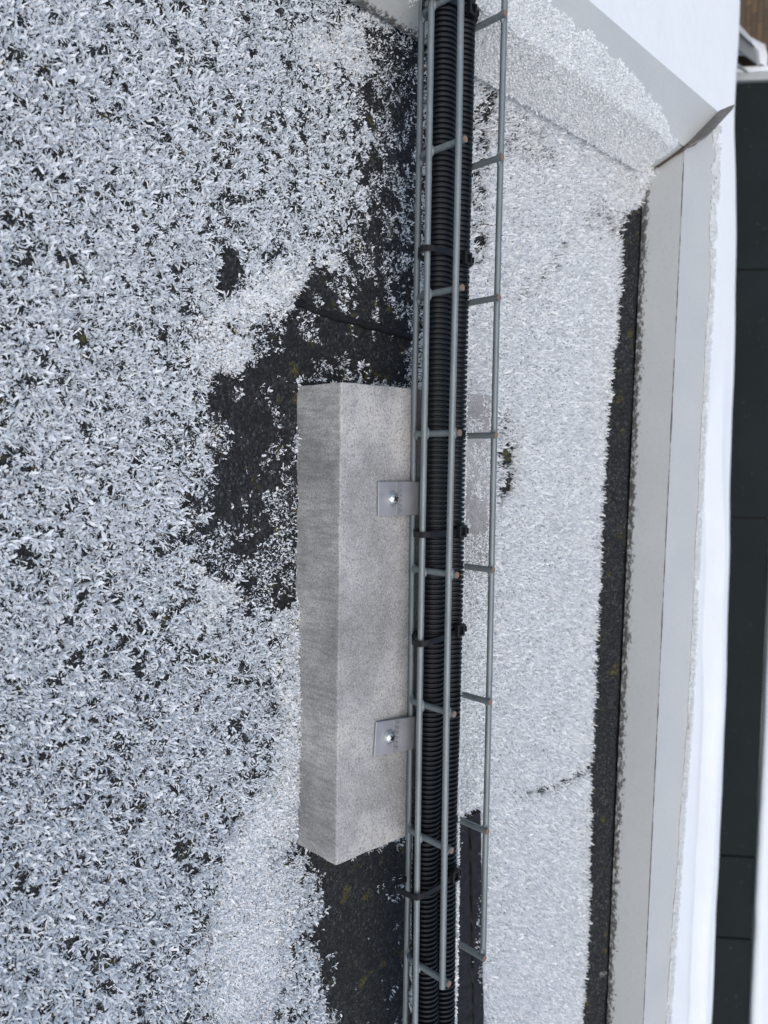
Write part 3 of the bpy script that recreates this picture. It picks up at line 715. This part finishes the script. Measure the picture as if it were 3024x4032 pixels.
# ------------------------------------------------------------------ beyond the roof edge
def lower_snow():
    # snow lying on the lower flat roof three metres down, with a rounded overhanging edge
    xs = np.concatenate([np.arange(-16, 16, .12)])
    edge = np.interp(xs, [-16, -4.9, -3.6, -2.7, -1.2, .6, 2.7, 4.7, 6.9, 16], [8.40, 8.41, 8.41, 8.54, 8.64, 8.68, 8.79, 8.80, 8.76, 8.75])
    edge = edge + (vnoise(np.c_[xs, xs * 0], 1.1, 3) - .5) * .06
    tv = np.concatenate([np.linspace(0, .985, 70), [.99, .995, 1.0]])
    V = []
    for tt in tv:
        y = .455 + (edge - .12 - .455) * tt
        P = np.c_[xs, y]
        rid = lambda c, wdt, h: h * np.exp(-((y - (edge - c + .12 * (vnoise(np.c_[xs, xs * 0], .5, 7) - .5))) / wdt) ** 2)
        ridges = (rid(.42, .08, .13) - rid(.60, .08, .12)) * sstep(xs, -1.5, 1.5)
        z = -3.0 + (vnoise(P, .7, 5, 4) - .5) * .05 + ridges
        V.append(np.c_[xs, y, z])
    for a in np.linspace(10, 180, 9):
        a = math.radians(a)
        V.append(np.c_[xs, edge - .12 + .12 * math.sin(a), np.full(len(xs), -3.0 - .09 + .09 * math.cos(a))])
    V.append(np.c_[xs, edge - .6, np.full(len(xs), -3.18)])
    k, n = len(V), len(xs); idx = np.arange(k * n).reshape(k, n)
    Q = np.stack([idx[:-1, :-1], idx[:-1, 1:], idx[1:, 1:], idx[1:, :-1]], -1).reshape(-1)
    o = np_mesh('snow', np.concatenate(V), np.full(len(Q) // 4, 4), Q, M_SNOW, smooth=True)
    tag(o, 'smooth snow on the lower flat roof beyond the parapet', 'snow', kind='structure')
    m = MB(); m.box((-16, .46, -6.5), (16, 8.25, -3.17))
    b = m.build('lower_building', M_WALL); tag(b, 'lower building with a thick blanket of smooth snow on its flat roof', 'building')
    m = MB(); m.add([(-200, -200, -6.4), (200, -200, -6.4), (200, 200, -6.4), (-200, 200, -6.4)], [(0, 1, 2, 3)])
    tag(m.build('ground', M_SNOW), 'snow covered ground around the buildings', 'ground', kind='structure')
lower_snow()
def dark_building():
    t = empty('dark_roof_building', (2, 12, -6.4)); tag(t, 'building with a steep dark sheet roof and snow above it', 'building')
    T = lambda o: setattr(o, 'matrix_parent_inverse', Matrix.Translation((-2, -12, 6.4)))
    c50, s50 = math.cos(math.radians(50)), math.sin(math.radians(50)); yr, zr = 10.72, -3.265
    joints = [-4.93, -2.48, .85, 5.61, 6.80, 10.2, 14.5]
    n_ = np.array([0, -s50, c50]); d_ = np.array([0, -c50, -s50])
    for a, b in zip(joints[:-1], joints[1:]):
        m = MB(); g = .012; P = []
        for x in (a + g, b - g):
            for L in (0, 3.4):
                p = np.array([x, yr, zr]) + d_ * L; P += [p, p - n_ * .05]
        m.add(P, [(0, 2, 6, 4), (1, 5, 7, 3), (0, 4, 5, 1), (2, 3, 7, 6), (0, 1, 3, 2), (4, 6, 7, 5)])
        o = m.build('roof_panel', M_DROOF, t); T(o)
    m = MB(); P = []
    for x in (-4.93, 14.5):
        for L in (0, 3.4):
            p = np.array([x, yr, zr]) + d_ * L - n_ * .055; P += [p, p - n_ * .12]
    m.add(P, [(0, 2, 6, 4), (1, 5, 7, 3), (0, 4, 5, 1), (2, 3, 7, 6), (0, 1, 3, 2), (4, 6, 7, 5)])
    o = m.build('roof_deck', M_BIT, t); T(o)
    # snow on the flat top above the slope
    xs = np.arange(-4.8, 14.5, .15); V = []
    w_ = (vnoise(np.c_[xs, xs * 0], 1.3, 5) - .5) * .09
    prof = [(.10, -.03), (.0, .0), (-.03, .05), (.02, .11), (.14, .15), (1.2, .18), (6, .25), (14, .3)]
    for (dy, dz) in prof: V.append(np.c_[xs, yr + .02 + dy + w_ * (dy < .3), zr + .01 + dz + (vnoise(np.c_[xs, xs * 0 + dy], .8, 8) - .5) * .05 * (dy > .1)])
    k, n = len(V), len(xs); idx = np.arange(k * n).reshape(k, n)
    Q = np.stack([idx[:-1, :-1], idx[:-1, 1:], idx[1:, 1:], idx[1:, :-1]], -1).reshape(-1)
    o = np_mesh('roof_snow', np.concatenate(V), np.full(len(Q) // 4, 4), Q, M_SNOW, t, smooth=True); T(o)
    m = MB(); m.box((-4.7, 10.76, -6.4), (14.4, 24, -3.27)); o = m.build('wall', M_WALL, t); T(o)
    # verge trim at the end of the slope, snow lying on it
    def bar(x0, x1, L0, L1, h0, h1, name, mt):
        m = MB(); P = []
        for x in (x0, x1):
            for L in (L0, L1):
                p = np.array([x, yr, zr]) + d_ * L; P += [p + n_ * h1, p + n_ * h0]
        m.add(P, [(0, 2, 6, 4), (1, 5, 7, 3), (0, 4, 5, 1), (2, 3, 7, 6), (0, 1, 3, 2), (4, 6, 7, 5)])
        o = m.build(name, mt, t, bevel=.01); T(o)
    bar(-5.03, -4.93, -.3, 3.4, -.1, .06, 'verge_trim', M_GREYTRIM)
    bar(-5.10, -5.03, -.3, 3.4, -.1, .075, 'verge_snow', M_SNOW)
dark_building()
def brick_building():
    t = empty('brick_building', (-8, 11, -6.4)); tag(t, 'brown brick wall behind the snowy lower roof and grey frame', 'building')
    T = lambda o: setattr(o, 'matrix_parent_inverse', Matrix.Translation((8, -11, 6.4)))
    m = MB(); m.box((-14, 10.5, -6.4), (-5.12, 18, -1.2)); o = m.build('wall', M_BRICK, t); T(o)
    xs = np.linspace(-14, -5.1, 60); V = []
    for (y, z) in [(10.5, .12), (10.42, .10), (10.2, .05), (10.0, .0), (9.9, -.1), (9.9, -.3)]:
        V.append(np.c_[xs, np.full(60, y), -4.02 + .44 * sstep(xs, -5.62, -5.35) + z + (vnoise(np.c_[xs, xs * 0], 2, 3) - .5) * .04])
    k, n = len(V), 60; idx = np.arange(k * n).reshape(k, n)
    Q = np.stack([idx[:-1, :-1], idx[1:, :-1], idx[1:, 1:], idx[:-1, 1:]], -1).reshape(-1)
    o = np_mesh('ledge_snow', np.concatenate(V), np.full(len(Q) // 4, 4), Q, M_SNOW, t, smooth=True); T(o)
    f = empty('grey_frame', (-5.2, 10, -3.6)); tag(f, 'pale grey slanted metal frame with snow beside the brown brick wall', 'frame')
    def slab(p, name, mt, th=.10):
        m = MB(); P = [np.array(q) for q in p]; n_ = np.array([0, 1.0, 0])
        m.add(P + [q + n_ * th for q in P], [(0, 1, 2, 3), (7, 6, 5, 4), (0, 4, 5, 1), (1, 5, 6, 2), (2, 6, 7, 3), (3, 7, 4, 0)])
        o = m.build(name, mt, f, bevel=.006); o.matrix_parent_inverse = Matrix.Translation((5.2, -10, 3.6))
    slab([(-5.47, 9.88, -3.71), (-5.08, 9.88, -3.39), (-4.86, 9.88, -3.36), (-5.25, 9.88, -3.72)], 'beam', M_GREYTRIM)
    slab([(-5.56, 9.84, -3.69), (-5.17, 9.84, -3.42), (-5.09, 9.84, -3.40), (-5.48, 9.84, -3.71)], 'beam_snow', M_SNOW, .16)
    slab([(-5.07, 9.90, -3.70), (-4.88, 9.90, -3.52), (-4.83, 9.90, -3.50), (-5.0, 9.90, -3.70)], 'inner_rail', M_GREYTRIM, .08)
brick_building()
